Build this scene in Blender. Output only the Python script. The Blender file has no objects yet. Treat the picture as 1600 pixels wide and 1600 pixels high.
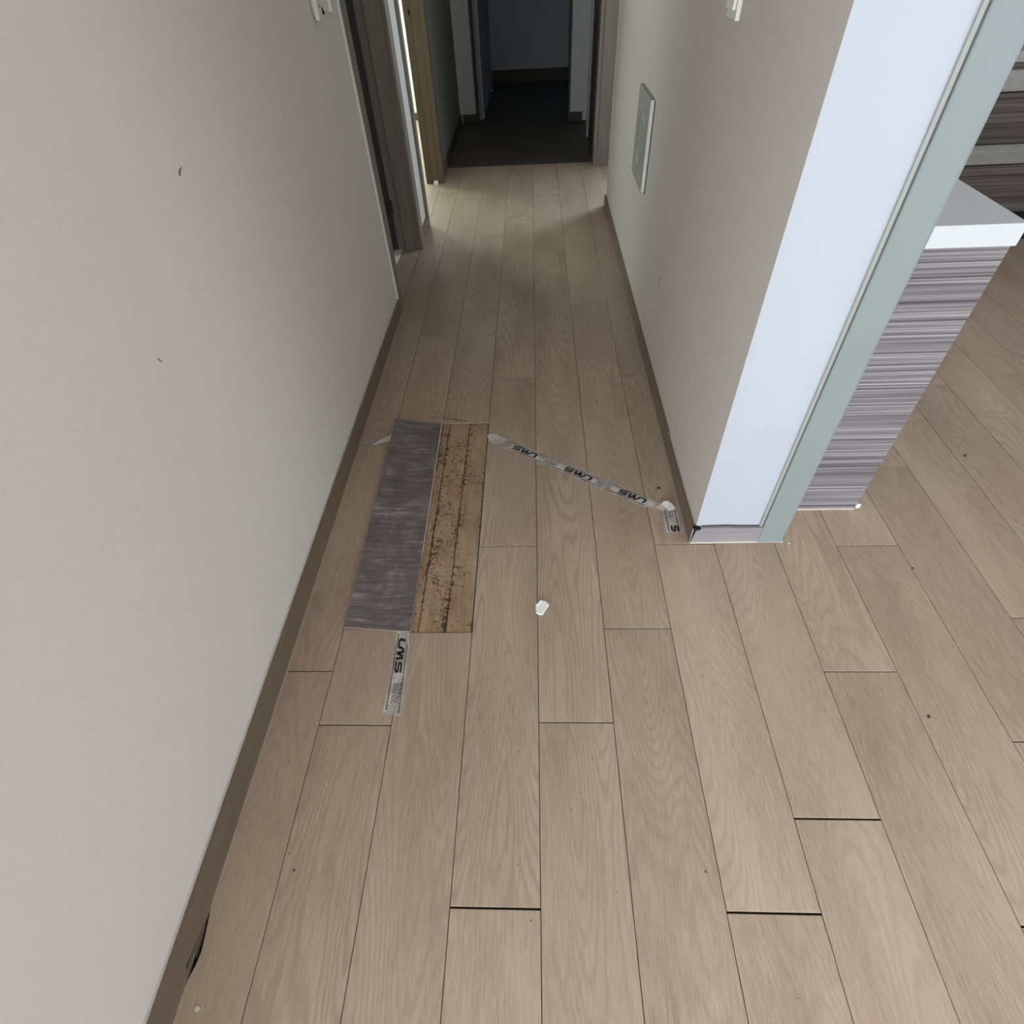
import bpy, bmesh, math, random
from mathutils import Matrix, Vector
random.seed(7)
scn = bpy.context.scene
col = scn.collection

# ------------------------------------------------------------------ camera
F_PX, PITCH, YAW, ROLL, CAM_H = 867.34, 0.8208868, 0.0690042, -0.0639813, 1.34
def camera_axes():
    cp, sp = math.cos(PITCH), math.sin(PITCH)
    fwd = Vector((0, cp, -sp)); up = Vector((0, sp, cp)); r = Vector((1, 0, 0))
    cr, sr = math.cos(ROLL), math.sin(ROLL)
    r2 = cr * r + sr * up; u2 = -sr * r + cr * up
    Z = Matrix.Rotation(YAW, 3, 'Z')
    return Z @ r2, Z @ u2, Z @ fwd
r2, u2, fw = camera_axes()
cam_data = bpy.data.cameras.new('camera'); cam = bpy.data.objects.new('camera', cam_data); col.objects.link(cam)
cam_data.sensor_fit = 'HORIZONTAL'; cam_data.sensor_width = 36.0; cam_data.lens = 36.0 * F_PX / 1600.0
cam_data.clip_start = 0.02; cam_data.clip_end = 200
M = Matrix.Identity(4)
for i in range(3):
    M[i][0] = r2[i]; M[i][1] = u2[i]; M[i][2] = -fw[i]
M[2][3] = CAM_H
cam.matrix_world = M
scn.camera = cam

# ------------------------------------------------------------------ light, world, exposure
world = bpy.data.worlds.new('world'); scn.world = world; world.use_nodes = True
world.node_tree.nodes['Background'].inputs[0].default_value = (0.70, 0.82, 1.0, 1)
world.node_tree.nodes['Background'].inputs[1].default_value = 1.0
scn.view_settings.view_transform = 'Standard'; scn.view_settings.look = 'None'
scn.view_settings.exposure = 0.19; scn.view_settings.gamma = 1.0
scn.view_settings.use_curve_mapping = False
def area(name, loc, direction, sx, sy, power, color):
    d = bpy.data.lights.new(name, 'AREA'); d.shape = 'RECTANGLE'; d.size = sx; d.size_y = sy
    d.energy = power; d.color = color
    o = bpy.data.objects.new(name, d); col.objects.link(o); o.location = loc
    o.rotation_euler = Vector(direction).to_track_quat('-Z', 'Y').to_euler()
    return o
area('daylight_balcony', (-2.2, -3.5, 1.2), (0, 1, 0), 2.8, 2.0, 390, (0.86, 0.93, 1.0))
area('daylight_balcony_right', (2.5, -3.5, 1.2), (0, 1, 0), 2.4, 2.0, 42, (0.82, 0.91, 1.0))
area('daylight_kitchen', (4.12, 0.2, 1.5), (-1, 0, 0), 2.0, 1.3, 22, (0.92, 0.96, 1.0))
area('daylight_left_room', (-2.36, 5.9, 1.4), (1, 0, 0), 1.1, 1.3, 72, (0.86, 0.98, 0.97))
area('daylight_right_room', (1.65, 4.86, 1.3), (0, -1, 0), 0.9, 1.4, 56, (0.74, 0.87, 1.0))

# ------------------------------------------------------------------ node helpers
def new_mat(name, rough=0.6, spec=0.5):
    m = bpy.data.materials.new(name); m.use_nodes = True
    nt = m.node_tree; b = nt.nodes['Principled BSDF']
    b.inputs['Roughness'].default_value = rough
    b.inputs['Specular IOR Level'].default_value = spec
    return m, nt, b
def N(nt, kind, **kw):
    n = nt.nodes.new(kind)
    for k, v in kw.items(): setattr(n, k, v)
    return n
def setin(n, **kw):
    for k, v in kw.items(): n.inputs[k.replace('_', ' ')].default_value = v
    return n
def L(nt, a, b): nt.links.new(a, b)
def math_n(nt, op, a, b=None, clamp=False):
    n = N(nt, 'ShaderNodeMath', operation=op); n.use_clamp = clamp
    for i, v in enumerate((a, b)):
        if v is None: continue
        if hasattr(v, 'node'): L(nt, v, n.inputs[i])
        else: n.inputs[i].default_value = v
    return n.outputs[0]
def mix_col(nt, fac, a, b, mode='MIX'):
    n = N(nt, 'ShaderNodeMix', data_type='RGBA', blend_type=mode)
    for s, v in ((n.inputs[0], fac), (n.inputs[6], a), (n.inputs[7], b)):
        if hasattr(v, 'node'): L(nt, v, s)
        elif isinstance(v, (int, float)): s.default_value = v
        else: s.default_value = (*v, 1) if len(v) == 3 else v
    return n.outputs[2]
def coords(nt, scale=(1, 1, 1), per_object=False, rot=(0, 0, 0)):
    tc = N(nt, 'ShaderNodeTexCoord'); mp = N(nt, 'ShaderNodeMapping')
    mp.inputs['Scale'].default_value = scale; mp.inputs['Rotation'].default_value = rot
    src = tc.outputs['Object']
    if per_object:
        oi = N(nt, 'ShaderNodeObjectInfo')
        cx = N(nt, 'ShaderNodeCombineXYZ')
        L(nt, math_n(nt, 'MULTIPLY', oi.outputs['Random'], 37.0), cx.inputs[0])
        L(nt, math_n(nt, 'MULTIPLY', oi.outputs['Random'], 91.0), cx.inputs[1])
        L(nt, math_n(nt, 'MULTIPLY', oi.outputs['Random'], 13.0), cx.inputs[2])
        va = N(nt, 'ShaderNodeVectorMath', operation='ADD'); L(nt, src, va.inputs[0]); L(nt, cx.outputs[0], va.inputs[1])
        src = va.outputs[0]
    L(nt, src, mp.inputs[0])
    return mp.outputs[0]
def noise(nt, vec, scale=1.0, detail=2.0, rough=0.5, dist=0.0):
    n = N(nt, 'ShaderNodeTexNoise'); L(nt, vec, n.inputs['Vector'])
    setin(n, Scale=scale, Detail=detail, Roughness=rough, Distortion=dist)
    return n.outputs['Fac']
def ramp(nt, fac, stops):
    n = N(nt, 'ShaderNodeValToRGB'); e = n.color_ramp.elements
    while len(e) < len(stops): e.new(0.5)
    for i, (p, c) in enumerate(stops):
        e[i].position = p; e[i].color = (*c, 1) if len(c) == 3 else c
    L(nt, fac, n.inputs[0]); return n.outputs[0]
def bump(nt, b, h, strength=0.2, dist=0.002):
    n = N(nt, 'ShaderNodeBump'); n.inputs['Strength'].default_value = strength; n.inputs['Distance'].default_value = dist
    L(nt, h, n.inputs['Height']); L(nt, n.outputs[0], b.inputs['Normal'])
def sr(r, g, b):
    f = lambda c: c / 12.92 if c <= 0.04045 else ((c + 0.055) / 1.055) ** 2.4
    return (f(r / 255), f(g / 255), f(b / 255))

# ------------------------------------------------------------------ materials
def oak(name, dark, mid, light, rough=0.42, along='Y'):
    m, nt, b = new_mat(name, rough, 0.4)
    rot = (0, 0, 0) if along == 'Y' else (0, 0, math.pi / 2)
    v = coords(nt, (1, 1, 1), True, rot)
    def sc(s):
        mp = N(nt, 'ShaderNodeMapping'); mp.inputs['Scale'].default_value = s; L(nt, v, mp.inputs[0]); return mp.outputs[0]
    wob = noise(nt, sc((60, 14, 1)), 1.0, 2.0, 0.5)
    big = noise(nt, sc((7.5, 1.0, 1)), 1.0, 0.5, 0.4)                       # smooth field whose contour lines are the cathedral grain
    ph = math_n(nt, 'ADD', math_n(nt, 'MULTIPLY', big, 235.0), math_n(nt, 'MULTIPLY', wob, 3.4))
    w = math_n(nt, 'MULTIPLY_ADD', math_n(nt, 'SINE', ph), 0.5); w.node.inputs[2].default_value = 0.5
    w = math_n(nt, 'POWER', w, 2.5)
    fib = noise(nt, sc((480, 20, 1)), 1.0, 3.0, 0.6)                        # fine fibres
    pore = noise(nt, sc((900, 40, 1)), 1.0, 2.0, 0.6)
    tone = noise(nt, sc((7, 1.6, 1)), 1.0, 3.0, 0.5)
    patch = noise(nt, sc((2.6, 1.1, 1)), 1.0, 1.0, 0.5)
    f = math_n(nt, 'ADD', math_n(nt, 'MULTIPLY', fib, 0.5), math_n(nt, 'MULTIPLY', tone, 0.5))
    c = ramp(nt, f, [(0.30, dark), (0.5, mid), (0.70, light)])
    pm = ramp(nt, patch, [(0.30, (0.15,) * 3), (0.62, (1, 1, 1))])
    c = mix_col(nt, math_n(nt, 'MULTIPLY', math_n(nt, 'MULTIPLY', w, pm), 0.50, True), c, dark)
    c = mix_col(nt, math_n(nt, 'MULTIPLY', ramp(nt, pore, [(0.56, (0, 0, 0)), (0.68, (1, 1, 1))]), 0.5), c, light)
    oi = N(nt, 'ShaderNodeObjectInfo')
    hs = N(nt, 'ShaderNodeHueSaturation')
    L(nt, math_n(nt, 'MULTIPLY_ADD', oi.outputs['Random'], 0.10), hs.inputs['Value'])
    hs.inputs['Value'].links[0].from_node.inputs[2].default_value = 0.95
    L(nt, c, hs.inputs['Color']); L(nt, hs.outputs[0], b.inputs['Base Color'])
    h = math_n(nt, 'ADD', math_n(nt, 'MULTIPLY', fib, 0.7), math_n(nt, 'MULTIPLY', w, -0.25))
    bump(nt, b, h, 0.25, 0.0006)
    L(nt, math_n(nt, 'MULTIPLY_ADD', fib, 0.15), b.inputs['Roughness'])
    b.inputs['Roughness'].links[0].from_node.inputs[2].default_value = rough - 0.08
    return m
OAK = oak('oak_plank', sr(140, 121, 104), sr(168, 149, 131), sr(185, 167, 149), 0.42)
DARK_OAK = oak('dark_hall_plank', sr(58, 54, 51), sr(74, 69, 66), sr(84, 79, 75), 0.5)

def wallpaper(name, c1, c2, bump_s=0.25):
    m, nt, b = new_mat(name, 0.75, 0.25)
    va = coords(nt, (30, 260, 26)); vb = coords(nt, (30, 26, 260))
    a = noise(nt, va, 1, 2, 0.6); d = noise(nt, vb, 1, 2, 0.6)
    fine = math_n(nt, 'MAXIMUM', a, d)
    slow = noise(nt, coords(nt, (1.2, 1.2, 1.2)), 1, 2, 0.5)
    f = math_n(nt, 'ADD', math_n(nt, 'MULTIPLY', fine, 0.8), math_n(nt, 'MULTIPLY', slow, 0.2))
    L(nt, ramp(nt, f, [(0.42, c1), (0.66, c2)]), b.inputs['Base Color'])
    bump(nt, b, fine, bump_s * 0.6, 0.0005)
    return m
PAPER = wallpaper('linen_wallpaper', sr(214, 210, 203), sr(218, 214, 208))
PAPER_R = wallpaper('linen_wallpaper_shaded_side', sr(198, 191, 182), sr(205, 198, 190), 0.12)  # darker copy of the linen paper, this side's shade put into the colour

def plain(name, c, rough=0.6, spec=0.4, amt=0.06, scale=14):
    m, nt, b = new_mat(name, rough, spec)
    n = noise(nt, coords(nt, (scale,) * 3, True), 1, 3, 0.55)
    lo = tuple(x * (1 - amt) for x in c); hi = tuple(min(1, x * (1 + amt)) for x in c)
    L(nt, ramp(nt, n, [(0.3, lo), (0.7, hi)]), b.inputs['Base Color'])
    bump(nt, b, n, 0.05, 0.001)
    return m
WHITE_WALL = plain('white_paint', sr(180, 185, 193), 0.55, 0.3, 0.02, 3)
CEIL = plain('ceiling_paint', sr(235, 233, 228), 0.8, 0.2, 0.02, 3)
ROOM_WALL = plain('bedroom_wallpaper', sr(236, 236, 224), 0.8, 0.2, 0.03, 4)
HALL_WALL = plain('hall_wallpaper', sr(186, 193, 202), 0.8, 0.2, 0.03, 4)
WHITE_PLASTIC = plain('white_plastic', sr(226, 225, 220), 0.4, 0.5, 0.02, 20)
SHADED_PLASTIC = plain('shaded_plastic_panel', sr(150, 148, 141), 0.45, 0.45, 0.03, 20)  # cover plate face, darkened in colour for the way it faces
CAULK = plain('white_sealant', sr(196, 188, 178), 0.6, 0.3, 0.06, 60)
CAULK_D = plain('beige_sealant', sr(150, 132, 114), 0.6, 0.3, 0.1, 60)
SAGE = plain('sage_grey_trim_paint', sr(134, 142, 141), 0.45, 0.4, 0.015, 5)
SOLID_TOP = plain('white_solid_surface', sr(198, 201, 202), 0.25, 0.5, 0.012, 30)
BLACK = plain('black_void_rubber', sr(24, 21, 19), 0.8, 0.2, 0.2, 40)
GAP_SHADE = plain('black_gap_shade', sr(22, 18, 16), 0.9, 0.1, 0.3, 90)  # near-black painted in for the shade of the torn baseboard gap
STEEL = plain('brushed_steel', sr(150, 150, 148), 0.35, 0.5, 0.06, 60)
STEEL.node_tree.nodes['Principled BSDF'].inputs['Metallic'].default_value = 0.8
CHIP = plain('white_chip', sr(238, 240, 240), 0.45, 0.5, 0.02, 40)
CHIP_D = plain('dusty_chip', sr(205, 198, 186), 0.7, 0.3, 0.08, 90)
INK = plain('black_ink', sr(26, 24, 24), 0.45, 0.5, 0.15, 60)
INK_SHADOW = plain('grey_ink_and_shadow', sr(84, 80, 79), 0.5, 0.4, 0.25, 120)  # worn print on the tape, also the painted shadow strips on fittings and trim
INK_EDGE = plain('faded_black_ink', sr(62, 58, 58), 0.5, 0.4, 0.25, 120)
CORE = plain('plank_core', sr(196, 184, 164), 0.7, 0.3, 0.1, 80)
SUBFLOOR = plain('dark_subfloor', sr(48, 36, 28), 0.9, 0.1, 0.2, 12)
DIRT = plain('brown_dirt', sr(70, 54, 42), 0.9, 0.1, 0.3, 90)

def wood_v(name, dark, light, rough=0.5, axis='Z', freq=90):
    m, nt, b = new_mat(name, rough, 0.4)
    s = {'Z': (freq, freq, 3), 'Y': (freq, 3, freq), 'X': (3, freq, freq)}[axis]
    n = noise(nt, coords(nt, s, True), 1, 3, 0.6)
    t = noise(nt, coords(nt, tuple(x * 0.12 for x in s), True), 1, 2, 0.5)
    f = math_n(nt, 'ADD', math_n(nt, 'MULTIPLY', n, 0.6), math_n(nt, 'MULTIPLY', t, 0.4))
    L(nt, ramp(nt, f, [(0.35, dark), (0.65, light)]), b.inputs['Base Color'])
    bump(nt, b, n, 0.12, 0.0006)
    return m
BASE_WOOD = wood_v('taupe_baseboard', sr(106, 93, 79), sr(120, 106, 92), 0.5, 'Y')
BASE_LIGHT = wood_v('pale_grey_baseboard', sr(132, 127, 131), sr(152, 147, 149), 0.5, 'X', 60)
CASING = wood_v('taupe_door_casing', sr(120, 112, 103), sr(138, 129, 119), 0.5)
CASING_B = wood_v('brown_door_casing', sr(84, 71, 55), sr(102, 86, 66), 0.5, 'Z', 60)
DARK_CASING = wood_v('dark_hall_casing', sr(58, 55, 53), sr(70, 67, 64), 0.5)

def striped(name, stops, rough=0.4, freq=250, wob=0.6):
    m, nt, b = new_mat(name, rough, 0.4)
    v = coords(nt, (1.0, 1.0, freq), True)
    n = noise(nt, v, 1, 2.5, 0.62, 0.0)
    n2 = noise(nt, coords(nt, (0.8, 0.8, freq * 0.3), True), 1, 2, 0.5)
    f = math_n(nt, 'ADD', math_n(nt, 'MULTIPLY', n, 0.82), math_n(nt, 'MULTIPLY', n2, 0.18))
    L(nt, ramp(nt, f, stops), b.inputs['Base Color'])
    return m
ZEBRA = striped('striped_laminate', [(0.32, sr(60, 56, 58)), (0.43, sr(100, 95, 98)), (0.54, sr(128, 123, 124)), (0.66, sr(162, 157, 157))])
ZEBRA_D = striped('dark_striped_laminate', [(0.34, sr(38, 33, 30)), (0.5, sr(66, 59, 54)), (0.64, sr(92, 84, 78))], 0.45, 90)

def parquet_mat():
    m, nt, b = new_mat('old_parquet', 0.6, 0.35)
    v = coords(nt, (1, 1, 1), True)
    def sc(s):
        mp = N(nt, 'ShaderNodeMapping'); mp.inputs['Scale'].default_value = s; L(nt, v, mp.inputs[0]); return mp.outputs[0]
    grain = noise(nt, sc((120, 9, 1)), 1, 3, 0.6); blot = noise(nt, sc((14, 7, 1)), 1, 4, 0.65)
    c = ramp(nt, math_n(nt, 'ADD', math_n(nt, 'MULTIPLY', grain, 0.35), math_n(nt, 'MULTIPLY', blot, 0.65)),
             [(0.3, sr(122, 98, 76)), (0.5, sr(158, 133, 107)), (0.7, sr(178, 154, 127))])
    tc = N(nt, 'ShaderNodeTexCoord'); sx = N(nt, 'ShaderNodeSeparateXYZ'); L(nt, tc.outputs['Generated'], sx.inputs[0])
    ex = math_n(nt, 'ABSOLUTE', math_n(nt, 'SUBTRACT', sx.outputs[0], 0.5))
    edge = math_n(nt, 'POWER', math_n(nt, 'MULTIPLY', ex, 2.0), 7.0)
    spot = noise(nt, sc((95, 95, 1)), 1, 4, 0.7); zone = noise(nt, sc((11, 5, 1)), 1, 2, 0.5)
    d = math_n(nt, 'ADD', spot, math_n(nt, 'MULTIPLY', edge, 0.11))
    d = math_n(nt, 'ADD', d, math_n(nt, 'MULTIPLY', math_n(nt, 'SUBTRACT', zone, 0.5), 0.42))
    k = ramp(nt, d, [(0.575, (0, 0, 0)), (0.655, (1, 1, 1))])
    c = mix_col(nt, math_n(nt, 'MULTIPLY', k, 0.82), c, sr(46, 32, 22))
    L(nt, c, b.inputs['Base Color']); bump(nt, b, blot, 0.2, 0.001)
    return m
PARQUET = parquet_mat()

def backing_mat():
    m, nt, b = new_mat('grey_plank_backing', 0.42, 0.5)
    v = coords(nt, (1, 1, 1))
    def sc(s, r=(0, 0, 0)):
        mp = N(nt, 'ShaderNodeMapping'); mp.inputs['Scale'].default_value = s; mp.inputs['Rotation'].default_value = r
        L(nt, v, mp.inputs[0]); return mp.outputs[0]
    sweep = noise(nt, sc((9, 75, 1), (0, 0, 0.22)), 1, 3, 0.6, 0.7)
    smear = noise(nt, sc((7, 5, 1)), 1, 4, 0.65, 1.2)
    speck = noise(nt, sc((120, 120, 1)), 1, 2, 0.6)
    f = math_n(nt, 'ADD', math_n(nt, 'MULTIPLY', sweep, 0.5), math_n(nt, 'MULTIPLY', smear, 0.5))
    c = ramp(nt, f, [(0.34, sr(82, 76, 73)), (0.5, sr(106, 100, 97)), (0.58, sr(128, 123, 121)), (0.68, sr(176, 171, 169))])
    tcx = N(nt, 'ShaderNodeSeparateXYZ'); L(nt, v, tcx.inputs[0])
    ln = math_n(nt, 'ABSOLUTE', math_n(nt, 'ADD', math_n(nt, 'ADD', tcx.outputs[0], 0.022), math_n(nt, 'MULTIPLY', math_n(nt, 'SUBTRACT', smear, 0.5), 0.02)))
    c = mix_col(nt, ramp(nt, math_n(nt, 'MULTIPLY', ln, 100.0), [(0.05, (0.55,) * 3), (0.45, (0, 0, 0))]), c, sr(62, 57, 55))
    c = mix_col(nt, ramp(nt, speck, [(0.70, (0, 0, 0)), (0.76, (1, 1, 1))]), c, sr(150, 147, 142))
    L(nt, c, b.inputs['Base Color']); bump(nt, b, sweep, 0.35, 0.002)
    L(nt, ramp(nt, smear, [(0.3, (0.5,) * 3), (0.7, (0.32,) * 3)]), b.inputs['Roughness'])
    return m
BACKING = backing_mat()

def tape_mat():
    m, nt, b = new_mat('clear_packing_tape', 0.28, 0.5)
    n = noise(nt, coords(nt, (26, 26, 26)), 1, 2, 0.5)
    L(nt, ramp(nt, n, [(0.35, sr(208, 200, 196)), (0.65, sr(232, 226, 223))]), b.inputs['Base Color'])
    L(nt, ramp(nt, n, [(0.35, (0.36,) * 3), (0.65, (0.48,) * 3)]), b.inputs['Alpha'])
    bump(nt, b, n, 0.1, 0.001)
    return m
TAPE = tape_mat()
TAPE_WHITE = plain('white_tape_print', sr(196, 191, 188), 0.35, 0.5, 0.1, 60)

# ------------------------------------------------------------------ mesh helpers
def link(name, bm, mat, parent=None, smooth=False, **props):
    me = bpy.data.meshes.new(name)
    bmesh.ops.recalc_face_normals(bm, faces=bm.faces)
    bm.to_mesh(me); bm.free()
    for mm in (mat if isinstance(mat, (list, tuple)) else [mat]): me.materials.append(mm)
    if smooth:
        for p in me.polygons: p.use_smooth = True
    o = bpy.data.objects.new(name, me); col.objects.link(o)
    if parent: o.parent = parent
    for k, v in props.items(): o[k] = v
    return o
def bx(bm, x0, x1, y0, y1, z0, z1, mi=0, bevel=0.0):
    vs = [bm.verts.new((x, y, z)) for z in (z0, z1) for y in (y0, y1) for x in (x0, x1)]
    fs = [bm.faces.new([vs[i] for i in f]) for f in ((0, 2, 3, 1), (4, 5, 7, 6), (0, 1, 5, 4), (2, 6, 7, 3), (0, 4, 6, 2), (1, 3, 7, 5))]
    for f in fs: f.material_index = mi
    if bevel:
        bmesh.ops.bevel(bm, geom=list({e for f in fs for e in f.edges}), offset=bevel, segments=2, profile=0.5, affect='EDGES')
def box(name, x0, x1, y0, y1, z0, z1, mat, parent=None, bevel=0.0, **props):
    bm = bmesh.new(); bx(bm, x0, x1, y0, y1, z0, z1, 0, bevel); return link(name, bm, mat, parent, **props)
def boxes(name, lst, mat, parent=None, bevel=0.0, **props):
    bm = bmesh.new()
    for b in lst: bx(bm, *b, bevel=bevel)
    return link(name, bm, mat, parent, **props)
def prism(bm, pts, lo, hi, axis='z', mi=0):
    """extrude a 2D polygon: axis z -> pts are (x,y); axis y -> (x,z); axis x -> (y,z)"""
    def P(p, t): return {'z': (p[0], p[1], t), 'y': (p[0], t, p[1]), 'x': (t, p[0], p[1])}[axis]
    a = [bm.verts.new(P(p, lo)) for p in pts]; b = [bm.verts.new(P(p, hi)) for p in pts]
    fs = [bm.faces.new(a), bm.faces.new(b)]
    for i in range(len(pts)):
        j = (i + 1) % len(pts); fs.append(bm.faces.new((a[i], a[j], b[j], b[i])))
    for f in fs: f.material_index = mi
def thing(name, label, cat, loc=(0, 0, 0), group=None):
    o = bpy.data.objects.new(name, None); col.objects.link(o); o.location = loc; o.empty_display_size = 0.05
    o['label'] = label; o['category'] = cat
    if group: o['group'] = group
    return o
def tag(o, label, cat, group=None, kind=None):
    o['label'] = label; o['category'] = cat
    if group: o['group'] = group
    if kind: o['kind'] = kind
    return o
def struct(o, label=None):
    o['kind'] = 'structure'
    if label: o['label'] = label
    return o

# ================================================================== FLOOR
X0, W, LEN = -0.0053, 0.18097, 0.927
WL, WR = -0.684, 0.474                       # wall faces (baseboards stand 11-12 mm proud)
CEIL_Z = 2.3
floor = struct(boxes('floor', [(-4.3, 4.3, -3.7, 8.4, -0.12, -0.006)], SUBFLOOR), 'floor of pale oak look planks laid along the corridor')
PH = {-4: .679, -3: .536, -2: .795, -1: .172, 0: .545, 1: .805, 2: .173, 3: .340, 4: .678, 5: .160, 6: .505, 7: .833, 8: .05}
GAP = 0.0016
plank_cache = {}
def plank_mesh(w, l):
    key = (round(w, 4), round(l, 4))
    if key in plank_cache: return plank_cache[key]
    bm = bmesh.new(); hw, hl = w / 2, l / 2; c = 0.0007; t = 0.005
    rings = [(hw, hl, -t), (hw, hl, -c), (hw - c, hl - c, 0)]
    vs = [[bm.verts.new((sx * a, sy * b, z)) for sx, sy in ((-1, -1), (1, -1), (1, 1), (-1, 1))] for a, b, z in rings]
    for i in range(2):
        for k in range(4):
            j = (k + 1) % 4; bm.faces.new((vs[i][k], vs[i][j], vs[i + 1][j], vs[i + 1][k]))
    bm.faces.new(vs[2]); bm.faces.new(vs[0][::-1])
    bmesh.ops.recalc_face_normals(bm, faces=bm.faces)
    me = bpy.data.meshes.new('floor_plank'); bm.to_mesh(me); bm.free(); me.materials.append(OAK)
    plank_cache[key] = me; return me
def add_plank(x0, x1, y0, y1, name='floor_plank', mesh=None):
    o = bpy.data.objects.new(name, mesh or plank_mesh(x1 - x0, y1 - y0)); col.objects.link(o); o.parent = floor
    o.location = ((x0 + x1) / 2, (y0 + y1) / 2, 0); return o
Y_LO, Y_END = -1.0, 4.968
for k in range(-4, 17):
    xa, xb = X0 + k * W + GAP / 2, X0 + (k + 1) * W - GAP / 2
    if k == -4: xa = -0.684
    ph = PH.get(k, random.uniform(0, LEN)); n0 = math.ceil((Y_LO - ph) / LEN)
    y_max = Y_END if k <= 5 else (3.3 if k >= 5 else Y_END)
    if k in (3, 4, 5): y_max = Y_END
    for n in range(n0 - 1, 9):
        ya, yb = ph + n * LEN, ph + (n + 1) * LEN
        ya, yb = max(ya, Y_LO), min(yb, y_max)
        if yb - ya < 0.03: continue
        if k == -2 and abs(ya - 0.795) < 0.01: continue          # the lifted plank: the hole
        g = 0.0040 if ya < 0.4 else 0.0026
        g2 = 0.0040 if yb < 0.4 else 0.0026
        xs = [(xa, xb)]
        # under the wall block (x .474-.745, y 1.117-4.0) keep only what shows
        if ya >= 1.117 and yb <= 3.99 and xa > 0.48 and xb < 0.74: continue
        for p, q in xs: add_plank(p, q, ya + g / 2, yb - g2 / 2)
# continuous sheet of the same floor where nothing is seen from the corridor
fs = boxes('floor_sheet', [(-4.2, 4.2, -3.6, -1.003, -0.005, 0), (-4.2, -0.81, -1.0, 2.29, -0.005, 0), (-3.0, -0.686, 2.45, 6.6, -0.005, 0), (3.08, 4.2, -1.0, 3.8, -0.005, 0),
                           (1.09, 3.0, 4.0, 4.9, -0.005, 0)], OAK, floor)
# dark boards of the hall beyond, laid across
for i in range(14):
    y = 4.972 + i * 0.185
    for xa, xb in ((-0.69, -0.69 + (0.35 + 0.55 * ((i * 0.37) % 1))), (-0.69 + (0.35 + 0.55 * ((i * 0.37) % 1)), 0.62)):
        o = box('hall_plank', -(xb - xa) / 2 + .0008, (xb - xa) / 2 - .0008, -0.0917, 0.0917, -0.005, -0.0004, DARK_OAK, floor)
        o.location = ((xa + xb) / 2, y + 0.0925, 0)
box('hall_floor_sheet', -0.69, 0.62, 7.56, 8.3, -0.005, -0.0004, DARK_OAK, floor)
# old parquet seen where the plank is missing
HX0, HX1, HY0, HY1 = X0 - 2 * W, X0 - W, 0.795, 1.722
for xa, xb, cuts in ((HX0 + .001, -0.3375, (HY0, 1.092, HY1)), (-0.3375, -0.2605, (HY0, 1.24, 1.586, HY1)), (-0.2605, HX1 - .001, (HY0, 1.385, HY1))):
    for ya, yb in zip(cuts, cuts[1:]):
        o = box('parquet_board', -(xb - xa) / 2 + .0011, (xb - xa) / 2 - .0011, -(yb - ya) / 2 + .0011, (yb - ya) / 2 - .0011, -0.006, -0.0035, PARQUET, floor)
        o.location = ((xa + xb) / 2, (ya + yb) / 2, 0)

# ================================================================== ROOM SHELL
ceiling = struct(box('ceiling', -4.3, 4.3, -3.7, 8.4, CEIL_Z, CEIL_Z + 0.1, CEIL), 'flat white ceiling')
DOOR_Z = 2.05
wall_left = struct(boxes('wall_left', [(-0.80, WL, -0.95, 2.628, 0, CEIL_Z), (-0.80, WL, 2.628, 3.43, DOOR_Z, CEIL_Z),
    (-0.80, WL, 3.43, 3.735, 0, CEIL_Z), (-0.80, WL, 3.735, 4.62, DOOR_Z, CEIL_Z)], PAPER), 'long left wall in pale linen textured wallpaper')
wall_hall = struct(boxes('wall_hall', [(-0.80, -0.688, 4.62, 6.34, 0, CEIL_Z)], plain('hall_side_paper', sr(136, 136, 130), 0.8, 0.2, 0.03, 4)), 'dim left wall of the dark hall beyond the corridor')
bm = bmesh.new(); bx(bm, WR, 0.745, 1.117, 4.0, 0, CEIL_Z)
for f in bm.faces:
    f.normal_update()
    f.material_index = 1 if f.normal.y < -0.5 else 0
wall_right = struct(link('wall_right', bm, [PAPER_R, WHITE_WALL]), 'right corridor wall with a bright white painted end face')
struct(boxes('wall_kitchen', [(0.745, 4.2, 3.85, 4.0, 0, CEIL_Z)], WHITE_WALL), 'kitchen back wall')
struct(boxes('wall_east', [(4.2, 4.3, -3.7, -0.9, 0, CEIL_Z), (4.2, 4.3, 1.3, 4.0, 0, CEIL_Z), (4.2, 4.3, -0.9, 1.3, 0, 0.8), (4.2, 4.3, -0.9, 1.3, 2.2, CEIL_Z)], PAPER), 'right wall of the kitchen and living room')
struct(boxes('wall_back', [(-4.3, -3.7, -3.7, -3.6, 0, CEIL_Z), (-0.7, 1.2, -3.7, -3.6, 0, CEIL_Z), (3.8, 4.3, -3.7, -3.6, 0, CEIL_Z), (-3.7, -0.7, -3.7, -3.6, 2.25, CEIL_Z), (1.2, 3.8, -3.7, -3.6, 2.25, CEIL_Z),
    (-4.3, -4.2, -3.6, 2.4, 0, CEIL_Z), (-4.2, -0.81, 2.3, 2.4, 0, CEIL_Z)], PAPER), 'walls of the living room behind the viewer')
def window_frame(name, x0, x1, label):
    struct(boxes(name, [(x0, x0 + .06, -3.68, -3.6, 0, 2.25), (x1 - .06, x1, -3.68, -3.6, 0, 2.25), (x0 + .06, x1 - .06, -3.68, -3.6, 2.19, 2.25), (x0 + .06, x1 - .06, -3.68, -3.6, 0, 0.06), ((x0 + x1) / 2 - .03, (x0 + x1) / 2 + .03, -3.68, -3.6, 0.06, 2.19)], WHITE_PLASTIC), label)
window_frame('window_1', -3.7, -0.7, 'left balcony window behind the viewer')
window_frame('window_2', 1.2, 3.8, 'right balcony window behind the viewer')
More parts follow.
